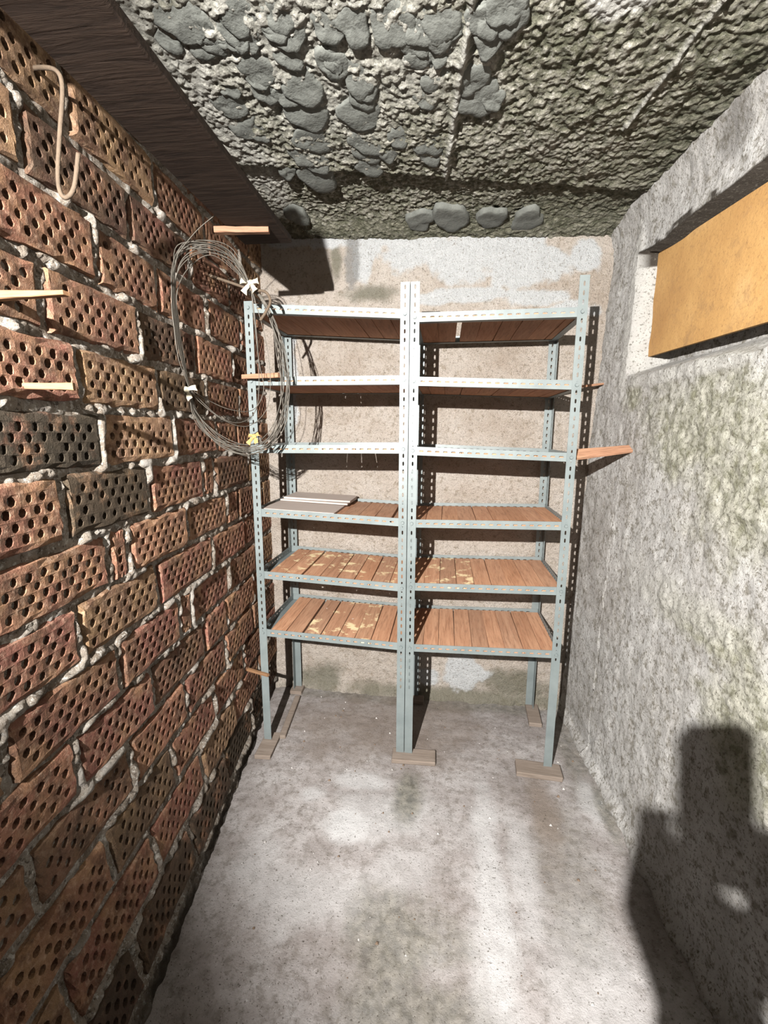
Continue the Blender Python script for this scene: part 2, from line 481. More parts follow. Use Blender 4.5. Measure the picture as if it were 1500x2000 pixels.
SOOT = {(6, 1): 0.05, (7, 2): 0.12, (4, 3): 0.3, (2, 2): 0.35, (5, 3): 0.35, (2, 3): 0.45, (3, 2): 0.75, (7, 5): .5, (12, 1): .5, (13, 2): .4, (11, 3): .5, (10, 1): .75}
rng = random.Random(11)
for ri, (z0, js) in enumerate(ROWS):
    z1 = ROW_TOPS[ri]
    for k in range(len(js) - 1):
        a, b = js[k], js[k + 1]
        if b < 0.40: continue
        b = min(b, BACK_Y + 0.02)
        gap = rng.uniform(0.012, 0.020)
        L, H = (b - a) - gap, (z1 - z0) - rng.uniform(0.010, 0.018)
        if L < 0.03: continue
        yc, zc = (a + b) / 2, (z0 + z1) / 2 + rng.uniform(-.003, .003)
        pa = Vector((float(left_x(a, zc)), a, zc)); pb = Vector((float(left_x(b, zc)), b, zc))
        pd = Vector((float(left_x(yc, z0)), yc, z0)); pu = Vector((float(left_x(yc, z1)), yc, z1))
        uu = (pb - pa).normalized(); vv = (pu - pd).normalized()
        ww = uu.cross(vv).normalized(); vv = ww.cross(uu).normalized()
        rot = Matrix((uu, vv, ww)).transposed() @ Matrix.Rotation(rng.uniform(-.016, .016), 3, 'Y') @ Matrix.Rotation(rng.uniform(-.02, .02), 3, 'X') @ Matrix.Rotation(rng.uniform(-.008, .008), 3, 'Z')
        o = mkm('brick', brick_mesh(L, H, rng), None, WALL_L)
        o.matrix_world = Matrix.Translation(Vector((float(left_x(yc, zc)), yc, zc)) + ww * rng.uniform(-.003, .006)) @ rot.to_4x4()
        base = rng.choice([(.205, .095, .064), (.19, .088, .060), (.22, .112, .072), (.20, .120, .072), (.215, .130, .080), (.185, .080, .058), (.20, .085, .064)])
        s = rng.uniform(.85, 1.15)
        o.color = (base[0] * s, base[1] * s, base[2] * s, SOOT.get((ri, k), (rng.uniform(0, .25) if ri == 15 else rng.choice([1, 1, 1, .92, .85, .75]))))

def build_back_wall():
    xs = axis_pts([(-0.96, 0.80, 0.0065)]); zs = axis_pts([(-0.02, 2.46, 0.0065)])
    X, Z = np.meshgrid(xs, zs, indexing='ij'); x = X.ravel(); z = Z.ravel()
    nb = fbm(x, z, 3, 4, 31); nm = fbm(x, z, 16, 4, 37); nf = fbm(x, z, 55, 3, 41)
    edge = fbm(x, z, 13, 5, 47, 0.6)
    white = np.zeros_like(x)
    for cx, cz, rx, rz in [(-.15, 2.34, .22, .11), (.15, 2.29, .30, .13), (.36, 2.22, .22, .10), (.60, 2.25, .07, .07), (-.33, 2.37, .14, .05),
                           (-.60, 2.385, .30, .05), (-.42, 2.28, .05, .11), (.10, 2.10, .22, .035), (.40, 2.08, .16, .04), (-.06, 2.09, .10, .03), (.56, 2.02, .1, .05),
                           (-.80, 1.76, .035, .30), (.13, .16, .12, .09), (-.05, .12, .06, .05)]:
        white = np.maximum(white, blob(x, z, cx, cz, rx, rz, edge, 0.16))
    moss = np.zeros_like(x)
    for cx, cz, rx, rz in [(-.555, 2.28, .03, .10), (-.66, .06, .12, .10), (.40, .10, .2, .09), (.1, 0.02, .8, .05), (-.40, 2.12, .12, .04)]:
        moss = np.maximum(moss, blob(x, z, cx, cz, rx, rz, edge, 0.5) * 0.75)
    grey = blob(x, z, -.475, 2.27, .035, .14, edge, 0.3) * 0.8
    pits = sstep(nm * .6 + nf * .4, .58, .70)
    d = 0.016 * (nb - .5) + 0.012 * (nm - .5) + 0.009 * (nf - .5) - 0.005 * pits + white * 0.004
    d = d * np.where(white > .5, .6, 1.0)
    # fillet at the floor
    d = d + 0.03 * (1 - sstep(z, 0, .06)) * (.5 + nm)
    o = grid_obj('wall_back', np.stack([x, BACK_Y - d, z], 1), len(xs), len(zs), M_BACK, False, {'white': white, 'moss': moss, 'grey': grey})
    return tag(o, kind='structure')
build_back_wall()

NY0, NY1, NZ0, NZ1 = 1.12, 2.045, 1.685, 2.15
def build_right_wall():
    ys = axis_pts([(-1.0, 0.8, 0.05), (0.8, NY1, 0.0065), (NY1, 2.36, 0.0065)]); zs = axis_pts([(-0.02, NZ0, 0.0065), (NZ0, NZ1, 0.0065), (NZ1, 2.44, 0.0065)])
    Y, Z = np.meshgrid(ys, zs, indexing='ij'); y = Y.ravel(); z = Z.ravel()
    nb = fbm(y, z, 3, 4, 61); nm = fbm(y, z, 15, 4, 67); nf = fbm(y, z, 60, 3, 71)
    edge = fbm(y, z, 12, 5, 77, 0.6)
    jt = (fbm(y, y * 0, 7, 2, 79) - .5) * 0.03
    jb = (fbm(y, y * 0 + 5, 9, 4, 83) - .5) * 0.03
    jf = (fbm(z * 0 + 3, z, 9, 4, 87) - .5) * 0.03
    top = NZ1; bot = NZ0; far = NY1
    inn = (y > NY0) & (y < far - 1e-6) & (z > bot + 1e-6) & (z < top - 1e-6)
    y_, z_ = y, z
    hw = lambda d, r: np.clip(1 - np.abs(d) / r, 0, 1)
    z = z_ + hw(z_ - NZ1, .09) * (-.03 * (NY1 - y_) + jt) + hw(z_ - NZ0, .09) * (-.02 * (NY1 - y_) + jb)
    y = y_ + hw(y_ - NY1, .09) * (-.02 * (NZ1 - z_) / .4 + jf)
    dep = 0.145
    # far reveal and sill slope towards the board
    df = np.where(inn, np.clip((far - y_) / 0.022, 0, 1), 0)
    ds = np.where(inn, np.clip((z_ - bot) / 0.050, 0, 1), 0)
    nd = dep * np.minimum(df, ds)
    moss = np.zeros_like(y)
    for cy, cz, ry, rz in [(1.45, 1.50, .32, .16), (1.25, 1.35, .25, .18), (1.6, 1.40, .12, .10), (1.95, 1.60, .07, .06), (1.35, .92, .25, .06), (1.1, .75, .15, .2)]:
        moss = np.maximum(moss, blob(y, z, cy, cz, ry, rz, edge, 0.5) * .8)
    white = np.zeros_like(y)
    # white plaster round the far side of the opening and along its sill
    white = np.maximum(white, (blob(y, z, 2.06, 1.92, .045, .30, edge, .2)))
    white = np.maximum(white, blob(y, z, 1.62, 1.655, .45, .022, edge, .4) * .8)
    white = np.maximum(white, np.where(inn & (df < 1), 1.0, 0.0))
    white = np.maximum(white, np.where(inn & (ds < .95), .55, 0.0))
    white = np.maximum(white, blob(y, z, 1.33, 2.17, .06, .04, edge, .2))
    white = np.maximum(white, blob(y, z, 1.55, .95, .28, .07, edge, .4) * .6)
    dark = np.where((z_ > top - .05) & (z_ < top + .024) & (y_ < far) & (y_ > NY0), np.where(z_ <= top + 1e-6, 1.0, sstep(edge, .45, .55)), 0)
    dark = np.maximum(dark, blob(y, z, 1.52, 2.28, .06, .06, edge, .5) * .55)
    d = 0.018 * (nb - .5) + 0.012 * (nm - .5) + 0.005 * (nf - .5) + 0.010 * moss * (nf + nm - 1)
    d = d + 0.006 * white * np.where(inn, 0, 1)
    # vertical scratch-like trowel marks
    d = d + 0.004 * (fbm(y * 3, z * .4, 9, 3, 91) - .5)
    # ragged cement fillet along the floor
    fil = (1 - sstep(z, 0.0, .05 + .05 * (edge - .4)))
    d = d + .026 * fil * (0.6 + nm * .6)
    x = right_x(y, z) - d + nd
    # round the top into the ceiling
    cv = sstep(z, 2.18, 2.38)
    x = x - 0.035 * cv * cv
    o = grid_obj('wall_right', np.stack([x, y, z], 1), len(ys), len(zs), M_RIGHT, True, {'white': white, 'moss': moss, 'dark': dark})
    return tag(o, kind='structure')
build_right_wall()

def build_ceiling():
    xs = axis_pts([(-1.0, 0.98, 0.0048)]); ys = axis_pts([(-1.0, 1.05, 0.06), (1.05, 2.36, 0.0048)])
    X, Y = np.meshgrid(xs, ys, indexing='ij'); x = X.ravel(); y = Y.ravel()
    nb = fbm(x, y, 3, 4, 101); nm = fbm(x, y, 17, 4, 107); nf = fbm(x, y, 50, 3, 113); ng = fbm(x, y, 95, 2, 117)
    edge = fbm(x, y, 10, 5, 119, .6)
    d = 0.020 * (nb - .5) + 0.012 * (nm - .5) + 0.010 * (nf - .5) + 0.010 * (ng - .5)
    j = (edge - .5) * .035
    seam = 1.842 + .15 * x + np.where(x > -.03, .02, -.01) + j          # formwork joint across
    d = d - .016 * sstep(y - seam, -.006, .008) * (1 - sstep(y, 2.1, 2.3))
    rx = -0.03 + (1.86 - y) * .085 + j * .5                             # joint running away
    ridge = np.exp(-((x - rx) / .009) ** 2) * (y < seam)
    d = d + .016 * ridge * (.4 + nm)
    d = d + .008 * sstep(rx - x, -.004, .012) * (y < seam)
    r2 = np.exp(-((x - (.50 + (1.58 - y) * .12 + j * .4)) / .006) ** 2) * (y < 1.6)
    d = d + .008 * r2
    white = np.maximum(np.clip(ridge * .7, 0, 1), r2 * .7)
    white = np.maximum(white, blob(x, y, -.72, 1.50, .10, .6, edge, .5) * .55)
    white = np.maximum(white, blob(x, y, .36, 1.17, .07, .05, edge, .3) * .9)
    white = np.maximum(white, blob(x, y, -.38, 1.25, .35, .35, edge, .5) * .4)
    moss = blob(x, y, .55, 2.15, .4, .22, edge, .5) * .7
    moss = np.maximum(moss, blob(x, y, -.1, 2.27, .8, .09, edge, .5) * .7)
    moss = np.maximum(moss, blob(x, y, .75, 1.5, .15, .6, edge, .6) * .7)
    moss = np.maximum(moss, sstep(y - seam, -.02, -.002) * (1 - sstep(y - seam, .01, .035)) * .8)  # groove shade along the cross joint, painted into the moss mask
    cv = sstep(y, 2.16, 2.34)
    z = ceil_z(x) - d - 0.02 * cv
    o = grid_obj('ceiling', np.stack([x, y, z], 1), len(xs), len(ys), M_CEIL, True, {'white': white, 'moss': moss, 'grain': np.clip(.5 + 1.6 * (ng * .6 + nf * .4 - .5), 0, 1)})
    return tag(o, kind='structure')
CEIL = build_ceiling()

def build_floor():
    xs = axis_pts([(-0.98, 0.90, 0.009)]); ys = axis_pts([(-1.0, 0.7, 0.06), (0.7, 2.36, 0.009)])
    X, Y = np.meshgrid(xs, ys, indexing='ij'); x = X.ravel(); y = Y.ravel()
    nb = fbm(x, y, 3, 4, 131); nm = fbm(x, y, 14, 4, 137); nf = fbm(x, y, 50, 3, 139)
    edge = fbm(x, y, 9, 5, 149, .6)
    d = 0.010 * (nb - .5) + 0.006 * (nm - .5) + 0.003 * (nf - .5)
    white = np.zeros_like(x)
    for cx, cy, rx, ry, s in [(.19, 1.25, .05, .45, .65), (.16, .95, .05, .25, .5), (-.33, 1.44, .10, .07, .85), (-.30, 1.66, .12, .05, .7), (-.20, 1.50, .2, .12, .5),
                              (-.5, 1.56, .06, .04, .6), (.30, 1.35, .05, .2, .5), (-.40, 1.15, .18, .10, .45), (-.62, 1.25, .08, .12, .4), (.62, 1.70, .04, .12, .7), (.45, 1.0, .12, .2, .4), (-.1, 1.3, .1, .1, .4)]:
        white = np.maximum(white, s * blob(x, y, cx, cy, rx, ry, edge, .5))
    moss = np.zeros_like(x)
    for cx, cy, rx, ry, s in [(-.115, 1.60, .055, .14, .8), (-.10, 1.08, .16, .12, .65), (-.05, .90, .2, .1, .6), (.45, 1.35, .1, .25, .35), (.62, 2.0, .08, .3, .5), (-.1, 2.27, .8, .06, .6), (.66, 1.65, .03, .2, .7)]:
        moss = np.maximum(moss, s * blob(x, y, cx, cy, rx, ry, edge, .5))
    brown = np.maximum(blob(x, y, -.25, 2.05, .45, .25, edge, .6) * .6, blob(x, y, .42, 1.62, .05, .22, edge, .6) * .7)
    o = grid_obj('floor', np.stack([x, y, d], 1), len(xs), len(ys), M_FLOOR, False, {'white': white, 'moss': moss, 'brown': brown})
    return tag(o, kind='structure')
build_floor()

# unseen concrete block added out of view to shade the lower left corner
_b = bmesh.new()
bmesh.ops.create_cube(_b, size=1, matrix=Matrix.Translation((-.73, .13, .36)) @ Matrix.Diagonal((.20, .50, .72, 1)))
bmesh.ops.bevel(_b, geom=_b.edges[:], offset=.008, segments=2, affect='EDGES')
tag(bm_obj('shade_block_1', _b, M_RIGHT), kind='structure')

# daubs of grey mortar thrown on the ceiling
PATCH = [(-0.632, 1.143, 0.058), (-0.492, 1.134, 0.052), (-0.507, 1.192, 0.047), (-0.408, 1.179, 0.047), (-0.418, 1.258, 0.043), (-0.515, 1.299, 0.052), (-0.411, 1.359, 0.062), (-0.43, 1.467, 0.075), (-0.453, 1.596, 0.063), (-0.466, 1.393, 0.04), (-0.31, 1.297, 0.044), (-0.255, 1.351, 0.054), (-0.271, 1.476, 0.067), (-0.279, 1.605, 0.064), (-0.296, 1.658, 0.047), (-0.295, 1.188, 0.04), (-0.235, 1.186, 0.047), (-0.147, 1.192, 0.061), (-0.088, 1.266, 0.05), (-0.038, 1.188, 0.054), (-0.053, 1.348, 0.046), (-0.082, 1.418, 0.04), (-0.17, 1.586, 0.045), (-0.083, 1.616, 0.064), (-0.078, 1.683, 0.048), (-0.645, 1.421, 0.048), (-0.65, 1.498, 0.06), (-0.617, 1.536, 0.044), (-0.512, 1.675, 0.048), (-0.468, 1.707, 0.058), (-0.598, 1.763, 0.04), (0.064, 1.446, 0.058), (0.039, 1.371, 0.047), (0.078, 1.236, 0.049), (0.119, 1.2, 0.041), (-0.494, 1.801, 0.092), (-0.139, 2.181, 0.062), (-0.006, 2.16, 0.086), (0.168, 2.165, 0.074), (-0.678, 2.117, 0.06), (0.322, 2.193, 0.075), (-0.615, 1.213, 0.041), (-0.69, 1.193, 0.034), (-0.62, 1.354, 0.031), (-0.212, 1.662, 0.047), (-0.294, 1.746, 0.05)]
_r = random.Random(9)
for cxx, ya, yb in ((-.43, 1.15, 1.75), (-.275, 1.15, 1.72), (-.06, 1.15, 1.45), (-.62, 1.15, 1.60), (-.52, 1.2, 1.4), (.06, 1.15, 1.45)):
    for _ in range(4):
        PATCH.append((cxx + _r.uniform(-.045, .045), _r.uniform(ya, yb), _r.uniform(.03, .055)))
for i, (px, py, pr) in enumerate(PATCH):
    rr = random.Random(100 + i)
    pr = pr * 1.08
    V = [(0, 0, -0.0055)]; Fc = []
    ns = 22
    prof = [(0.25, -0.0055), (0.5, -0.0055), (0.7, -0.0055), (0.86, -0.005), (0.97, -0.003), (1.0, 0.014)]
    ph = [rr.uniform(0, 6.28) for _ in range(4)]
    wob = [1 + .12 * math.sin(2 * 6.283 * k / ns + ph[0]) + .10 * math.sin(3 * 6.283 * k / ns + ph[1]) + .07 * math.sin(5 * 6.283 * k / ns + ph[2]) + rr.uniform(-.04, .04) for k in range(ns)]
    ex = rr.uniform(.7, .95); sk = rr.uniform(-.008, -.001)
    for f, h in prof:
        for k in range(ns):
            a = 2 * math.pi * k / ns
            X, Y = pr * f * wob[k] * math.cos(a) * ex, pr * f * wob[k] * math.sin(a) * 1.1
            V.append((X, Y, h + sk * Y / pr + .0018 * math.sin(Y / pr * 5 + math.cos(X / pr * 3 + ph[3]) * 1.3 + ph[3]) + rr.uniform(-.0012, .0012)))
    for k in range(ns):
        Fc.append((0, 1 + (k + 1) % ns, 1 + k))
        for r in range(len(prof) - 1):
            a = 1 + r * ns
            Fc.append((a + k, a + (k + 1) % ns, a + ns + (k + 1) % ns, a + ns + k))
    o = mk('mortar_daub', V, Fc, M_PATCH, CEIL, smooth=True)
    o.location = (px, py, ceil_z(px) - 0.0045)

# ------------------------------------------------------------------ slotted angle shelving
TH = 0.002
def strip(L, wd, fmap, V, F, pitch=0.0318, s0=0.0, s1=None, a=0.0088, b=0.0031):
    """strip along s in [0,L], t in [0,wd]; slots between s0 and s1; fmap(s,t,k) -> xyz, k=thickness coordinate"""
    if s1 is None: s1 = L
    n = max(0, int((s1 - s0) / pitch))
    st = s0 + ((s1 - s0) - n * pitch) / 2
    def add(p): V.append(p); return len(V) - 1
    def slab(p, q):
        if q - p < 1e-5: return
        c = [[add(fmap(s, t, k)) for s, t in ((p, 0), (q, 0), (q, wd), (p, wd))] for k in (0, TH)]
        F.append(tuple(c[0])); F.append(tuple(reversed(c[1])))
        for i in range(4):
            j = (i + 1) % 4
            F.append((c[0][j], c[0][i], c[1][i], c[1][j]))
    slab(0, st if n else L)
    if n:
        for i in range(n):
            cx, cy, hp, hw = st + (i + .5) * pitch, wd / 2, pitch / 2, wd / 2
            H = [(a, -b * .4), (a, b * .4), (a - b, b), (b - a, b), (-a, b * .4), (-a, -b * .4), (b - a, -b), (a - b, -b)]
            O = [(hp, -hw), (hp, hw), (a - b, hw), (b - a, hw), (-hp, hw), (-hp, -hw), (b - a, -hw), (a - b, -hw)]
            hh = [[add(fmap(cx + p, cy + q, k)) for p, q in H] for k in (0, TH)]
            oo = [[add(fmap(cx + p, cy + q, k)) for p, q in O] for k in (0, TH)]
            for e in range(8):
                g = (e + 1) % 8
                F.append((oo[0][e], oo[0][g], hh[0][g], hh[0][e]))
                F.append((oo[1][g], oo[1][e], hh[1][e], hh[1][g]))
                F.append((hh[0][e], hh[0][g], hh[1][g], hh[1][e]))
                if e in (1, 2, 3, 5, 6, 7):
                    F.append((oo[0][g], oo[0][e], oo[1][e], oo[1][g]))
        slab(st + n * pitch, L)

def solid(V, F, x0, x1, y0, y1, z0, z1):
    b = len(V)
    V += [(x, y, z) for z in (z0, z1) for y in (y0, y1) for x in (x0, x1)]
    F += [tuple(b + i for i in q) for q in ((0, 2, 3, 1), (4, 5, 7, 6), (0, 1, 5, 4), (2, 6, 7, 3), (0, 4, 6, 2), (1, 3, 7, 5))]

W_POST, W_BEAM, W_SIDE = 0.035, 0.034, 0.030
def post(unit, x, y, z0, z1, sx, sy, slot0):
    """corner of the angle at (x,y); flanges run sx along X and sy along Y"""
    V, F = [], []
    L = z1 - z0
    strip(L, W_POST, lambda s, t, k: (sx * t, sy * k, s), V, F, s0=max(0, slot0 - z0), pitch=0.0318, a=0.0085, b=0.0033)
    strip(L, W_POST, lambda s, t, k: (sx * k, sy * (TH + t), s), V, F, s0=max(0, slot0 - z0), pitch=0.0318, a=0.0085, b=0.0033)
    o = mk('post', V, F, M_STEEL, unit)
    o.location = (x, y, z0)
    return o

def shelf_frame(unit, x0, wd, y0, dp, z, slope):
    """z = top edge of the front bar at x0"""
    V, F = [], []
    h = W_BEAM
    strip(wd, h, lambda s, t, k: (s, k, t - h), V, F, s0=0.03, s1=wd - 0.03)                 # front bar
    strip(wd, h, lambda s, t, k: (wd - s, dp - k, t - h), V, F, s0=0.03, s1=wd - 0.03)       # rear bar
    strip(dp, h, lambda s, t, k: (k, dp - s, t - h), V, F, s0=0.03, s1=dp - 0.03)            # side bars
    strip(dp, h, lambda s, t, k: (wd - k, s, t - h), V, F, s0=0.03, s1=dp - 0.03)
    solid(V, F, 0.003, wd - 0.003, 0.002, 0.030, -h, -h + TH)
    solid(V, F, 0.003, wd - 0.003, dp - 0.030, dp - 0.002, -h, -h + TH)
    solid(V, F, 0.002, 0.028, 0.031, dp - 0.031, -h, -h + TH)
    solid(V, F, wd - 0.028, wd - 0.002, 0.031, dp - 0.031, -h, -h + TH)
    o = mk('shelf_frame', V, F, M_STEEL, unit)
    o.location = (x0, y0, z)
    o.rotation_euler = (0, -math.atan(slope), 0)
    return o

def plank(frame, x, y, wd, ln, mat, rng, tint=None, dz=0.0, th=0.016):
    V, F = [], []
    c = 0.0012
    zz = -W_BEAM + TH + 0.001 + dz
    sk = rng.uniform(-.0025, .0025)
    prof = [(c, 0), (wd - c, 0), (wd, c), (wd, th - c), (wd - c, th), (c, th), (0, th - c), (0, c)]
    for yy, s in ((0, 0), (ln, sk)):
        V += [(p[0] + s, yy, p[1]) for p in prof]
    for i in range(8):
        j = (i + 1) % 8
        F.append((i, j, 8 + j, 8 + i))
    F.append(tuple(range(7, -1, -1))); F.append(tuple(range(8, 16)))
    o = mk('plank', V, F, mat, frame)
    o.location = (x, y, zz)
    t = tint or rng.uniform(.80, 1.12)
    r = rng.uniform(-.05, .05)
    o.color = (min(1, t * (1 + r)), min(1, t), min(1, t * (1 - r)), 1)
    return o

def bolt(p, z, sx, sy):
    bm = bmesh.new()
    bmesh.ops.create_cone(bm, cap_ends=True, segments=8, radius1=0.0075, radius2=0.006, depth=0.005, matrix=Matrix.Translation((sx * W_POST / 2, -sy * 0.0025, z)) @ Matrix.Rotation(math.pi / 2, 4, 'X'))
    return bm_obj('bolt', bm, M_STEEL, p)

Y0, DP = 1.8265, 0.461
XL, XC, XR = -0.8147, -0.1504, 0.4985
ZL = [1.9437, 1.6799, 1.4067, 1.1198, 0.8378, 0.5663]
TL = [-.0206, -.0006, .0024, -.0133, -.0152, -.0133]
ZR = [1.9111, 1.6639, 1.3933, 1.1089, 0.8366, 0.5588]
TR = [.0014, -.0106, -.0102, .0045, .0061, .007]
BLK = 0.022

def shelf_unit(label, xa, xb, zs, ts, tops, slots, layout, seed):
    u = empty('shelf_unit', ((xa + xb) / 2, Y0 + DP / 2, 0))
    tag(u, label, 'shelf', 'slotted steel shelf units')
    inv = Matrix.Translation(-u.location)
    rng = random.Random(seed)
    made = []
    wd = xb - xa
    p1 = post(u, xa, Y0, BLK, tops[0], 1, 1, slots[0]); p2 = post(u, xb, Y0, BLK, tops[1], -1, 1, slots[1])
    p3 = post(u, xa, Y0 + DP, BLK, 1.925, 1, -1, slots[2]); p4 = post(u, xb, Y0 + DP, BLK, 1.915, -1, -1, slots[3])
    made += [p1, p2, p3, p4]
    for i, (z, t) in enumerate(zip(zs, ts)):
        zl, zr = z - t, z + t
        fr = shelf_frame(u, xa + TH + .0005, wd - 2 * TH - .001, Y0 + TH + .0005, DP - 2 * TH - .001, zl, (zr - zl) / wd)
        made.append(fr)
        bolt(p1, zl - W_BEAM / 2 - BLK, 1, 1); bolt(p2, zr - W_BEAM / 2 - BLK, -1, 1)
        start, widths, gaps, mats, tint = layout(i, rng)
        x = start
        for k, wk in enumerate(widths):
            if x + wk > wd - 2 * TH - 0.006: wk = wd - 2 * TH - 0.006 - x
            if wk < 0.02: break
            yo = 0.004 + rng.uniform(0, .006)
            plank(fr, x, yo, wk, DP - 2 * TH - .003 - yo - rng.uniform(0.002, .010), mats(k), rng, tint)
            x += wk + gaps(k)
    for o in made:
        o.location = inv @ o.location
    return u

def lay_left(i, rng):
    n = 9
    if i in (4, 5):
        ws = [.070, .073, .076, .076, .076, .072, .078, .074]
        g = lambda k: .010 if k == 1 else rng.choice([.0025, .0035, .005])
        return .040, ws, g, (lambda k: M_PLANKS if (2 <= k <= 5 if i == 5 else True) else M_PLANK), None
    if i == 3:
        return .006, [.071] * 9, (lambda k: .009 if k in (7,) else rng.choice([.001, .003])), (lambda k: M_PLANK), rng.uniform(.8, .9)
    return .006, [rng.uniform(.066, .078) for _ in range(9)], (lambda k: rng.choice([.001, .002, .003])), (lambda k: M_PLANK), None

def lay_right(i, rng):
    ws = [.062, .066, .070, .074, .070, .068, .074, .072, .076, .07]
    if i == 0:
        return .020, [.080, .075, .072, .078, .074, .076, .078, .05], (lambda k: .020 if k == 1 else .0015), (lambda k: M_PLANK), None
    if i == 4:
        return .006, ws, (lambda k: rng.choice([.001, .0015, .002])), (lambda k: M_PLANKS if k in (1, 2, 3) else M_PLANK), None
    return .006, ws, (lambda k: rng.choice([.001, .0015, .002])), (lambda k: M_PLANK), None

shelf_unit('grey slotted-steel shelf unit with wooden slats against the brick wall, coil hung over its post', XL, XC, ZL, TL, (1.972, 2.02), (.55, .33, .62, .62), lay_left, 3)
shelf_unit('grey slotted-steel shelf unit with wooden slats on the side of the boarded window', XC + .003, XR, ZR, TR, (2.02, 2.02), (.33, .50, .30, .66), lay_right, 5)

# ------------------------------------------------------------------ loose wood
def at_depth(px, py, y):
    d = CAM_R * ((px - 750) / F_PX) + CAM_D * ((py - 1000) / F_PX) + CAM_F
    return CAM_POS + d * ((y - CAM_POS.y) / d.y)

def at_x(px, py, x):
    d = CAM_R * ((px - 750) / F_PX) + CAM_D * ((py - 1000) / F_PX) + CAM_F
    return CAM_POS + d * ((x - CAM_POS.x) / d.x)

def stick(name, label, cat, p, q, w0, h0, w1, h1, mat, up=(0, 0, 1), group=None, n=5, seed=0, tint=1.0):
    """tapered, slightly irregular batten from p to q"""
    rr = random.Random(seed)
    p, q = Vector(p), Vector(q)
    ax = (q - p); L = ax.length; ax.normalize()
    side = ax.cross(Vector(up)).normalized(); u2 = side.cross(ax).normalized()
    V, F = [], []
    for i in range(n + 1):
        f = i / n
        wd, ht = (w0 + (w1 - w0) * f) / 2, (h0 + (h1 - h0) * f) / 2
        c = min(wd, ht) * .25
        for a, b in ((wd - c, ht), (wd, ht - c), (wd, -ht + c), (wd - c, -ht), (-wd + c, -ht), (-wd, -ht + c), (-wd, ht - c), (-wd + c, ht)):
            j = rr.uniform(.93, 1.07)
            V.append((f * L, a * j, b * j))
    m = 8
    for i in range(n):
        for k in range(m):
            k2 = (k + 1) % m
            F.append((i * m + k, i * m + k2, (i + 1) * m + k2, (i + 1) * m + k))
    F.append(tuple(range(m))); F.append(tuple(reversed(range(n * m, n * m + m))))
    o = mk(name, V, F, mat)
    R3 = Matrix((ax, side, u2)).transposed()
    o.matrix_world = Matrix.Translation(p) @ R3.to_4x4()
    o.color = (tint, tint, tint, 1)
    return tag(o, label, cat, group)

def wl(y, z, off=0.0): return (float(left_x(y, z)) + off, y, z)
G = 'sticks pushed into the brick wall'
stick('wooden_stick', 'pale pointed stick jutting from the brick wall at the left photo edge', 'stick', wl(.775, 1.703, -.03), at_depth(130, 573, .76), .018, .018, .014, .007, M_STICKP, group=G, seed=1)
stick('wooden_stick', 'pale split stick jutting from a yellowish brick left of the dark sooty brick', 'stick', wl(.79, 1.545, -.03), at_depth(145, 755, .83), .014, .011, .012, .014, M_STICKP, group=G, seed=2, tint=.92)
stick('wooden_stick', 'reddish stick threaded through the wire coil beside the shelf post', 'stick', at_depth(474, 736, 1.80), at_depth(545, 733, 1.765), .016, .018, .016, .018, M_STICK, group=G, seed=3, tint=.85)
stick('wooden_stick', 'small pinkish wedge sticking out beside the foot of the left shelf post', 'stick', wl(1.86, .36, -.03), at_depth(524, 1319, 1.80), .016, .012, .014, .012, M_STICKP, group=G, seed=4, tint=.95)
stick('wooden_stick', 'reddish slat nailed under the dark overhead board', 'stick', (-.742, 1.475, 2.086), (-.575, 1.505, 2.090), 0.026, .018, .022, .016, M_STICK, seed=5, tint=.6)
stick('wooden_wedge', 'orange flat wooden wedge jammed between shelf post and concrete wall', 'wedge', (.503, 1.873, 1.375), (.745, 1.905, 1.402), .055, .014, .036, .010, M_STICK, up=(0, -.55, .83), seed=6, tint=.95)
stick('wooden_wedge', 'small reddish wedge behind the shelf post below the boarded window', 'wedge', (.505, 2.21, 1.655), (.73, 2.27, 1.685), .04, .014, .02, .008, M_STICK, seed=7, tint=.8)

def slab(name, label, cat, c, sx, sy, sz, mat, rz=0, rx=0, ry=0, group=None, tint=1.0, seed=0, bev=0.003):
    bm = bmesh.new()
    bmesh.ops.create_cube(bm, size=1, matrix=Matrix.Diagonal((sx, sy, sz, 1)))
    bmesh.ops.bevel(bm, geom=bm.edges[:], offset=min(bev, sz * .3), segments=1, affect='EDGES')
    rr = random.Random(seed)
    for v in bm.verts: v.co += Vector([rr.uniform(-.0012, .0012) for _ in range(3)])
    o = bm_obj(name, bm, mat)
    o.location = c; o.rotation_euler = (rx, ry, rz); o.color = (tint, tint, tint, 1)
    return tag(o, label, cat, group)

GB = 'packing blocks under the shelf posts'
slab('wooden_block', 'dusty wooden block under the front left shelf post by the bricks', 'block', (-.785, 1.800, .011), .075, .165, .021, M_BLOCK, rz=.05, group=GB, seed=1)
slab('wooden_block', 'flat dusty block under the paired middle shelf posts', 'block', (-.105, 1.820, .011), .195, .085, .021, M_BLOCK, rz=.03, group=GB, seed=2, tint=1.02)
slab('wooden_block', 'dusty block with orange front edge under the front right shelf post', 'block', (.440, 1.812, .011), .190, .085, .021, M_BLOCK, rz=-.05, group=GB, seed=3, tint=.95)
slab('wooden_block', 'narrow dusty block under the rear right shelf post', 'block', (.492, 2.215, .011), .065, .175, .021, M_BLOCK, rz=-.06, group=GB, seed=4)
slab('wooden_block', 'small dusty block under the rear left shelf post', 'block', (-.80, 2.265, .011), .07, .07, .021, M_BLOCK, group=GB, seed=5, tint=.95)
slab('wooden_block', 'dusty block under the rear middle shelf posts', 'block', (-.14, 2.265, .011), .12, .06, .021, M_BLOCK, group=GB, seed=6)
slab('wooden_lath', 'thin grey lath lying on the floor behind the front left shelf post', 'lath', (-.757, 2.03, .012), .030, .34, .018, M_BLOCK, rz=.10, seed=8)

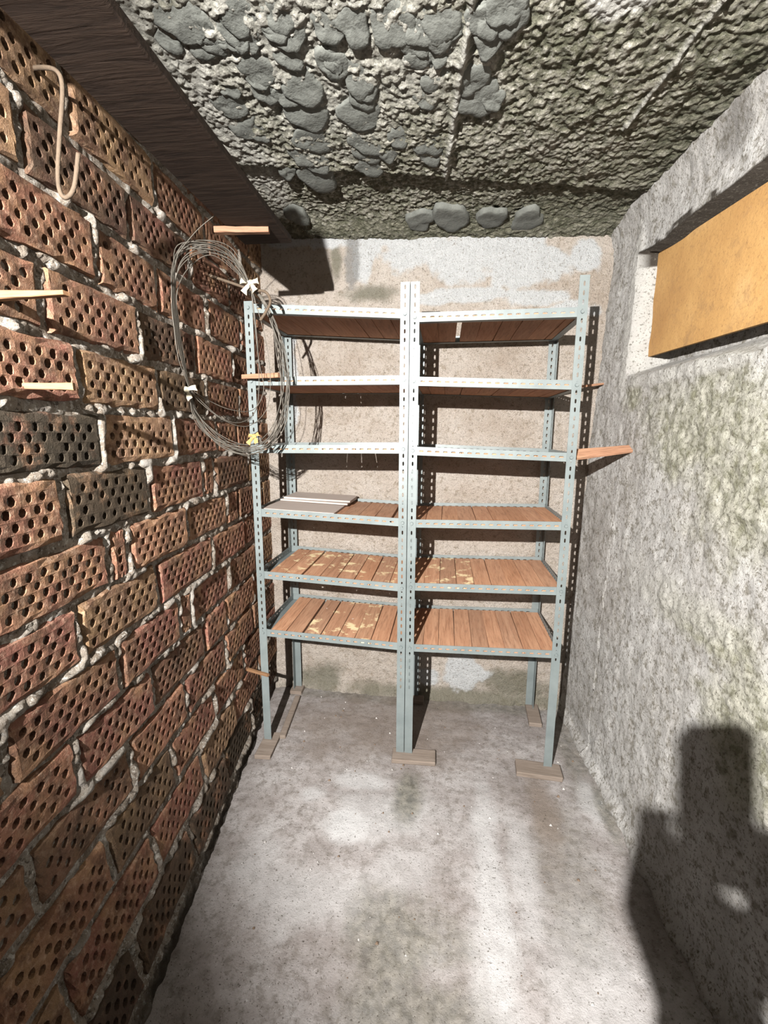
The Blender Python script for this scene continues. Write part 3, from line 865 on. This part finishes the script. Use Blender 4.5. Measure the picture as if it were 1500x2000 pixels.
# pale boards on the third shelf from the bottom
zt = 1.1198 - W_BEAM + TH + .001 + .016
def ztop(x):
    return (ZL[3] - TL[3]) + (x - XL) * 2 * TL[3] / (XC - XL) - W_BEAM + TH + .0015 + .0165
sl = math.atan(2 * TL[3] / (XC - XL))
GT = 'pale boards stacked on the shelf'
for nm, lb, cx, cy, sx, sy, k, rz in [('pale_board', 'large pale beige board lying flat on the shelf slats, lowest of three', -.632, 2.055, .325, .38, 0, .0),
                                      ('pale_board', 'pale board lying on the large beige board, middle of three', -.618, 2.175, .335, .20, 1, -.03),
                                      ('pale_board', 'pale board on top of the other two boards on the shelf', -.610, 2.185, .33, .19, 2, .0)]:
    slab(nm, lb, 'board', (cx, cy, ztop(cx) + .0050 + k * .0102), sx, sy, .008, M_TILE, rz=rz, ry=-sl, group=GT, seed=20 + k, bev=.001, tint=1)

# dark board hanging overhead by the brick wall
ov = slab('overhead_board', 'long dark weathered board hung overhead along the top of the brick wall', 'board', (-.6155, 1.025, 2.109), .170, 1.20, .022, M_DARKWOOD, rz=.018, seed=30)
V, F = [], []
solid(V, F, -.172, .06, -.585, -.545, .012, .032)
mk('bracket', V, F, M_DARKWOOD, ov)

# plywood board in the window opening
def window_board():
    c = [at_x(1262, 698, .797), at_x(1620, 593, .838), at_x(1620, 277, .852), at_x(1285, 495, .806)]
    nrm = (c[1] - c[0]).cross(c[3] - c[0]).normalized()
    if nrm.x > 0: nrm = -nrm
    V = []; F = []
    nu, nv = 12, 6
    for s in (0, 1):
        for i in range(nu + 1):
            for j in range(nv + 1):
                a, b = i / nu, j / nv
                p = c[0] * (1 - a) * (1 - b) + c[1] * a * (1 - b) + c[2] * a * b + c[3] * (1 - a) * b
                V.append(p - nrm * (.012 * s) + nrm * .004 * math.sin(a * 3) * math.sin(b * 3))
    N = (nu + 1) * (nv + 1)
    for i in range(nu):
        for j in range(nv):
            a, b, d, e = i * (nv + 1) + j, (i + 1) * (nv + 1) + j, (i + 1) * (nv + 1) + j + 1, i * (nv + 1) + j + 1
            F.append((a, e, d, b)); F.append((N + a, N + b, N + d, N + e))
    ring = [i * (nv + 1) for i in range(nu + 1)] + [nu * (nv + 1) + j for j in range(1, nv + 1)] + [i * (nv + 1) + nv for i in range(nu - 1, -1, -1)] + [j for j in range(nv - 1, 0, -1)]
    for k in range(len(ring)):
        a, b = ring[k], ring[(k + 1) % len(ring)]
        F.append((a, b, N + b, N + a))
    t = NT('orange_fibreboard')
    cc = t.ramp(t.noise(3.5, 5, .6), [(.3, (.34, .185, .065)), (.55, (.42, .245, .09)), (.75, (.50, .32, .14))])
    cc = t.mix(t.ramp(t.noise(9, 5, .7, t.scale(None, 1, 1, 1)), [(.55, 0.0), (.68, .6)]), cc, (.24, .14, .065))
    cc = t.mix(t.ramp(t.noise(60, 3, .7), [(.66, 0.0), (.74, .6)]), cc, (.25, .15, .08))
    cc = t.mix(t.ramp(t.noise(120, 4, .75), [(.36, .55), (.46, 0.0)]), cc, (.22, .12, .05))
    m = t.done(cc, .8, t.bump(t.noise(40, 5, .7), .4, .005), alb=.82)
    o = mk('window_board', V, F, m, smooth=False)
    return tag(o, 'orange-yellow fibreboard panel closing the window opening in the concrete wall', 'board')
window_board()

# ------------------------------------------------------------------ wire coil, hooks
def tube_mesh(V, F, pts, r, sides=5, closed=False):
    pts = [Vector(p) for p in pts]
    n = len(pts); b = len(V)
    prev = None
    for i, p in enumerate(pts):
        if closed: t = pts[(i + 1) % n] - pts[i - 1]
        else: t = pts[min(i + 1, n - 1)] - pts[max(i - 1, 0)]
        t.normalize()
        if prev is None:
            prev = t.orthogonal().normalized()
        prev = (prev - t * prev.dot(t)).normalized()
        q = t.cross(prev)
        rad = r[i] if isinstance(r, (list, tuple)) else r
        for k in range(sides):
            a = 2 * math.pi * k / sides
            V.append(tuple(p + (prev * math.cos(a) + q * math.sin(a)) * rad))
    m = n if closed else n - 1
    for i in range(m):
        i2 = (i + 1) % n
        for k in range(sides):
            k2 = (k + 1) % sides
            F.append((b + i * sides + k, b + i * sides + k2, b + i2 * sides + k2, b + i2 * sides + k))
    if not closed:
        F.append(tuple(b + k for k in reversed(range(sides)))); F.append(tuple(b + (n - 1) * sides + k for k in range(sides)))

def smooth_path(P, per=8):
    P = [Vector(p) for p in P]; out = []
    for i in range(len(P) - 1):
        p0, p1, p2, p3 = P[max(i - 1, 0)], P[i], P[i + 1], P[min(i + 2, len(P) - 1)]
        for k in range(per):
            t = k / per
            out.append(0.5 * ((2 * p1) + (p2 - p0) * t + (2 * p0 - 5 * p1 + 4 * p2 - p3) * t * t + (3 * p1 - p0 - 3 * p2 + p3) * t ** 3))
    out.append(P[-1])
    return out

def smooth_closed(P, per=8):
    P = [Vector(p) for p in P]; out = []; n = len(P)
    for i in range(n):
        p0, p1, p2, p3 = P[i - 1], P[i], P[(i + 1) % n], P[(i + 2) % n]
        for k in range(per):
            t = k / per
            out.append(0.5 * ((2 * p1) + (p2 - p0) * t + (2 * p0 - 5 * p1 + 4 * p2 - p3) * t * t + (3 * p1 - p0 - 3 * p2 + p3) * t ** 3))
    return out

def wire_coil():
    # the loop leans from the brick wall across the front of the shelf post
    key = [(490, 560, 1.66), (455, 505, 1.60), (405, 482, 1.52), (355, 492, 1.46), (322, 545, 1.415), (312, 620, 1.40), (320, 690, 1.42), (342, 755, 1.46),
           (375, 810, 1.50), (425, 858, 1.56), (480, 878, 1.62), (525, 862, 1.68), (550, 815, 1.715), (558, 750, 1.725), (550, 690, 1.72), (533, 630, 1.71), (512, 585, 1.69)]
    base = [at_depth(*k) for k in key]
    ctr = sum(base, Vector()) / len(base)
    root = empty('wire_coil', ctr)
    tag(root, 'large loose coil of thin grey wire tied with rags, hung on the brick wall', 'wire')
    V, F = [], []
    rr = random.Random(5)
    for w_ in range(13):
        sc = rr.uniform(-.018, .022)
        off = [Vector((rr.uniform(-.012, .012), rr.uniform(-.012, .012), rr.uniform(-.011, .011))) for _ in base]
        pts = []
        for k, p in enumerate(base):
            tight = 0.22 if k in (0, 7, 16) else 1.0
            q = p + off[k] * tight + (p - ctr).normalized() * sc * tight
            lim = float(left_x(q.y, q.z)) + .008
            q.x = max(q.x, lim)
            pts.append(q - ctr)
        tube_mesh(V, F, smooth_closed(pts, 6), 0.0015, 4, True)
    # slack inner loops
    for pts in ([(490, 560, 1.66), (500, 640, 1.68), (506, 730, 1.70), (500, 800, 1.70), (470, 825, 1.63), (430, 815, 1.55), (385, 775, 1.48), (360, 755, 1.46)],
                [(490, 560, 1.66), (518, 660, 1.70), (528, 740, 1.71), (520, 800, 1.70), (485, 832, 1.65), (440, 822, 1.56), (390, 785, 1.49), (360, 757, 1.46)],
                [(360, 758, 1.46), (352, 700, 1.44), (342, 640, 1.42), (346, 570, 1.42), (372, 520, 1.48), (420, 500, 1.54), (490, 560, 1.66)],
                [(318, 730, 1.44), (303, 660, 1.41), (300, 580, 1.41), (322, 510, 1.43), (380, 455, 1.47), (420, 420, 1.50)],
                [(490, 560, 1.66), (505, 700, 1.69), (515, 760, 1.70), (495, 800, 1.68), (450, 800, 1.58), (400, 778, 1.50), (362, 757, 1.46)]):
        P = []
        for k in pts:
            q = at_depth(*k); q.x = max(q.x, float(left_x(q.y, q.z)) + .008); P.append(q - ctr)
        tube_mesh(V, F, smooth_path(P, 8), 0.0014, 4)
    mk('wire_strands', V, F, M_WIRE, root, smooth=True)
    def rag(px, py, y, mat, size, seed, lab):
        r2 = random.Random(seed)
        c = at_depth(px, py, y)
        bm = bmesh.new()
        bmesh.ops.create_icosphere(bm, subdivisions=2, radius=size * .55)
        for v in bm.verts:
            v.co *= r2.uniform(.6, 1.15)
        # loose rag ends: drooping, crumpled strips
        for k in range(4):
            a = [.5, 2.5, 4.1, 5.4][k] + r2.uniform(-.3, .3)
            e = Vector((math.cos(a), r2.uniform(-.6, .1), math.sin(a)))
            sd = Vector((-e.z, .2, e.x)).normalized()
            L = size * r2.uniform(1.0, 1.5)
            rows = []
            for q in range(4):
                f = q / 3
                c0 = e * (size * .2 + L * f) + Vector((0, r2.uniform(-.3, .1) * size * f, -.35 * size * f * f))
                hw = size * (.20 + .25 * f) * r2.uniform(.8, 1.2)
                rows.append([bm.verts.new(c0 + sd * u * hw + Vector((0, o_, 0))) for u, o_ in ((-1, 0), (0, -.004), (1, 0), (1, .003), (0, -.001), (-1, .003))])
            for q in range(3):
                for m_ in range(6):
                    bm.faces.new((rows[q][m_], rows[q][(m_ + 1) % 6], rows[q + 1][(m_ + 1) % 6], rows[q + 1][m_]))
            bm.faces.new(list(reversed(rows[0]))); bm.faces.new(rows[3])
        o = bm_obj('rag_tie', bm, mat, root)
        o.location = c - ctr
        o['label'] = lab
    rag(489, 553, 1.655, M_RAG, .024, 1, 'cream rag knot at the top of the coil')
    rag(362, 762, 1.455, M_RAG, .024, 2, 'cream rag knot on the lower left of the coil')
    rag(497, 852, 1.635, M_RAGO, .018, 3, 'ochre rag tie at the bottom of the coil')
wire_coil()

def rod(name, label, pts, r, mat, cat='hook', group=None):
    P = smooth_path(pts, 8)
    c = Vector(pts[0])
    V, F = [], []
    tube_mesh(V, F, [p - c for p in P], r, 8)
    o = mk(name, V, F, mat, smooth=True, loc=c)
    return tag(o, label, cat, group)
h0 = at_depth(82, 135, .93)
rod('bent_rod_hook', 'long bent iron rod hanging as a hook high on the brick wall',
    [wl(.935, 2.17, -.03), at_depth(84, 132, .915), at_depth(112, 140, .90), at_depth(122, 175, .90), at_depth(117, 260, .90), at_depth(113, 340, .90), at_depth(118, 376, .90), at_depth(130, 386, .90), at_depth(145, 365, .90), at_depth(153, 300, .905)], .0042, M_RUST)
rod('bent_rod_hook', 'short rusty rod bent down at the tip, carrying the top of the wire coil',
    [wl(1.70, 2.04, -.03), at_depth(462, 556, 1.67), at_depth(490, 566, 1.665), at_depth(518, 570, 1.66), at_depth(528, 588, 1.655), at_depth(520, 608, 1.65), at_depth(508, 626, 1.645)], .005, M_RUST)

# ------------------------------------------------------------------ crumbs on the floor
def crumbs():
    rr = random.Random(77)
    for nm, lab, n, mat, grp in (('debris', 'scattered mortar crumbs and dry leaf bits on the concrete floor', 90, None, None),):
        V, F, FM = [], [], []
        for i in range(n):
            x, y = rr.uniform(-.66, .62), rr.uniform(.85, 2.25)
            s = rr.choice([.002, .0025, .003, .004, .0055])
            b = len(V)
            dark = rr.random() < .55
            for (dx, dy, dz) in ((-1, -.6, -.5), (1, -.8, -.5), (.8, .9, -.5), (-.9, .7, -.5), (-.5, -.3, .8), (.6, -.4, .7), (.4, .5, .9), (-.6, .4, .6)):
                V.append((x + s * dx * rr.uniform(.6, 1.2), y + s * dy * rr.uniform(.6, 1.2), .004 + s * dz * rr.uniform(.5, .9)))
            for q in ((0, 3, 2, 1), (4, 5, 6, 7), (0, 1, 5, 4), (1, 2, 6, 5), (2, 3, 7, 6), (3, 0, 4, 7)):
                F.append(tuple(b + k for k in q)); FM.append(1 if dark else 0)
        o = mk(nm, V, F, mats=[mat_plain('mortar_crumb', (.36, .345, .33), .9), mat_plain('dry_leaf_bit', (.12, .085, .06), .9)], fmat=FM)
        tag(o, lab, 'debris', kind='stuff')
crumbs()

# ------------------------------------------------------------------ the photographer, behind the lens
def photographer():
    bm = bmesh.new()
    def cap(p, q, r0, r1, seg=10):
        p, q = Vector(p), Vector(q)
        ax = q - p; L = ax.length
        rot = ax.to_track_quat('Z', 'Y').to_matrix().to_4x4()
        bmesh.ops.create_cone(bm, cap_ends=True, segments=seg, radius1=r0, radius2=r1, depth=L, matrix=Matrix.Translation((p + q) / 2) @ rot)
        for c, r in ((p, r0), (q, r1)):
            bmesh.ops.create_uvsphere(bm, u_segments=seg, v_segments=8, radius=r, matrix=Matrix.Translation(c))
    def ell(c, rx, ry, rz):
        bmesh.ops.create_uvsphere(bm, u_segments=16, v_segments=12, radius=1, matrix=Matrix.Translation(c) @ Matrix.Diagonal((rx, ry, rz, 1)))
    cx, cy = .07, -.46
    for s in (-1, 1):
        cap((cx + s * .10, cy, .88), (cx + s * .11, cy + .02, .48), .085, .058)
        cap((cx + s * .11, cy + .02, .48), (cx + s * .11, cy - .02, .10), .058, .042)
        cap((cx + s * .11, cy - .03, .045), (cx + s * .12, cy + .14, .035), .042, .034)
    ell((cx, cy, .92), .165, .115, .13); ell((cx, cy + .01, 1.10), .145, .105, .17); ell((cx, cy, 1.27), .17, .11, .16)
    cap((cx - .15, cy - .01, 1.365), (cx + .15, cy - .01, 1.365), .06, .06)
    cap((cx, cy, 1.38), (cx, cy + .025, 1.50), .055, .050)
    ell((cx, cy + .035, 1.605), .073, .092, .112)
    ell((cx, cy + .125, 1.585), .014, .022, .020); ell((cx, cy + .10, 1.535), .035, .03, .03)
    for s in (-1, 1): ell((cx + s * .073, cy + .03, 1.595), .012, .02, .03)
    # arms
    cap((cx - .19, cy, 1.36), (-.055, -.17, 1.02), .052, .048); cap((-.055, -.17, 1.02), (-.030, -.075, 1.235), .050, .046)
    cap((cx + .19, cy, 1.36), (.27, -.33, 1.10), .052, .046); cap((.27, -.33, 1.10), (.085, -.07, 1.250), .044, .030)
    cap((-.062, -.048, 1.283), (.002, -.050, 1.272), .030, .030)
    cap((-.062, -.050, 1.320), (-.020, -.050, 1.305), .028, .027); cap((.045, -.050, 1.315), (.024, -.050, 1.290), .026, .024)
    # hands: palms and fingers round the phone edges
    for s, wx, px in ((-1, -.040, -.070), (1, .085, .030)):
        zz0 = 1.225 if s < 0 else 1.25
        cap((wx, -.072, zz0), (px + s * .006, -.045, 1.290), .034, .030)
        cap((px + s * .010, -.042, 1.290), (px + s * .014, -.036, 1.340), .028, .022)
        for k, (zz, ln) in enumerate(((1.378, .030), (1.357, .034), (1.335, .032), (1.314, .026))):
            b = Vector((px + s * .018, -.036, zz - .022)); m_ = Vector((px + s * .017, -.014, zz)); e = Vector((px - s * (.006 + ln * .2), -.016, zz + .004))
            cap(b, m_, .0096, .0090, 8); cap(m_, e, .0088, .0074, 8)
        cap((px + s * .004, -.052, 1.295), (px - s * .014, -.044, 1.330), .013, .011, 8); cap((px - s * .014, -.044, 1.330), (px - s * .030, -.036, 1.352), .0105, .009, 8)
    o = bm_obj('person', bm, None)
    rm = o.modifiers.new('remesh', 'REMESH'); rm.mode = 'VOXEL'; rm.voxel_size = 0.006; rm.use_smooth_shade = True
    sm = o.modifiers.new('smooth', 'SMOOTH'); sm.iterations = 3
    t = NT('person_clothes_and_skin')
    sep = t.n('ShaderNodeSeparateXYZ'); t.t.links.new(t.tc, sep.inputs[0])
    X, Y, Z = sep.outputs
    gt = lambda a, b: t.math('GREATER_THAN', a, b)
    c = t.mix(gt(Z, .93), (.035, .04, .06), (.05, .05, .055))
    c = t.mix(gt(.075, Z), c, (.02, .02, .02))
    c = t.mix(gt(Y, -.085), c, (.52, .33, .25))
    c = t.mix(gt(Z, 1.445), c, (.52, .33, .25))
    c = t.mix(t.math('MAXIMUM', gt(Z, 1.66), t.math('MULTIPLY', gt(Z, 1.55), gt(cy + .01, Y))), c, (.03, .022, .018))
    o.data.materials.append(t.done(c, .85))
    tag(o, 'person in dark clothes holding up a phone, whose shadow falls on the concrete wall', 'person')
    # the phone
    bm = bmesh.new()
    bmesh.ops.create_cube(bm, size=1, matrix=Matrix.Diagonal((.076, .160, .008, 1)))
    ve = [e for e in bm.edges if abs((e.verts[0].co - e.verts[1].co).z) > .005]
    bmesh.ops.bevel(bm, geom=ve, offset=.009, segments=3, affect='EDGES')
    ph = bm_obj('phone', bm, mat_plain('phone_case', (.03, .03, .035), .4))
    ctr = CAM_POS + CAM_R * (-.0265) + CAM_D * .054 - CAM_F * .012
    ph.matrix_world = Matrix(((CAM_R.x, -CAM_D.x, -CAM_F.x, ctr.x), (CAM_R.y, -CAM_D.y, -CAM_F.y, ctr.y), (CAM_R.z, -CAM_D.z, -CAM_F.z, ctr.z), (0, 0, 0, 1)))
    tag(ph, 'black phone held upright in both hands of the person', 'phone')
    bm = bmesh.new()
    bmesh.ops.create_cone(bm, cap_ends=True, segments=16, radius1=.006, radius2=.006, depth=.002, matrix=Matrix.Translation((.0265, .054, -.005)))
    bm_obj('phone_lens', bm, mat_plain('lens_glass', (.01, .01, .012), .1), ph)
photographer()
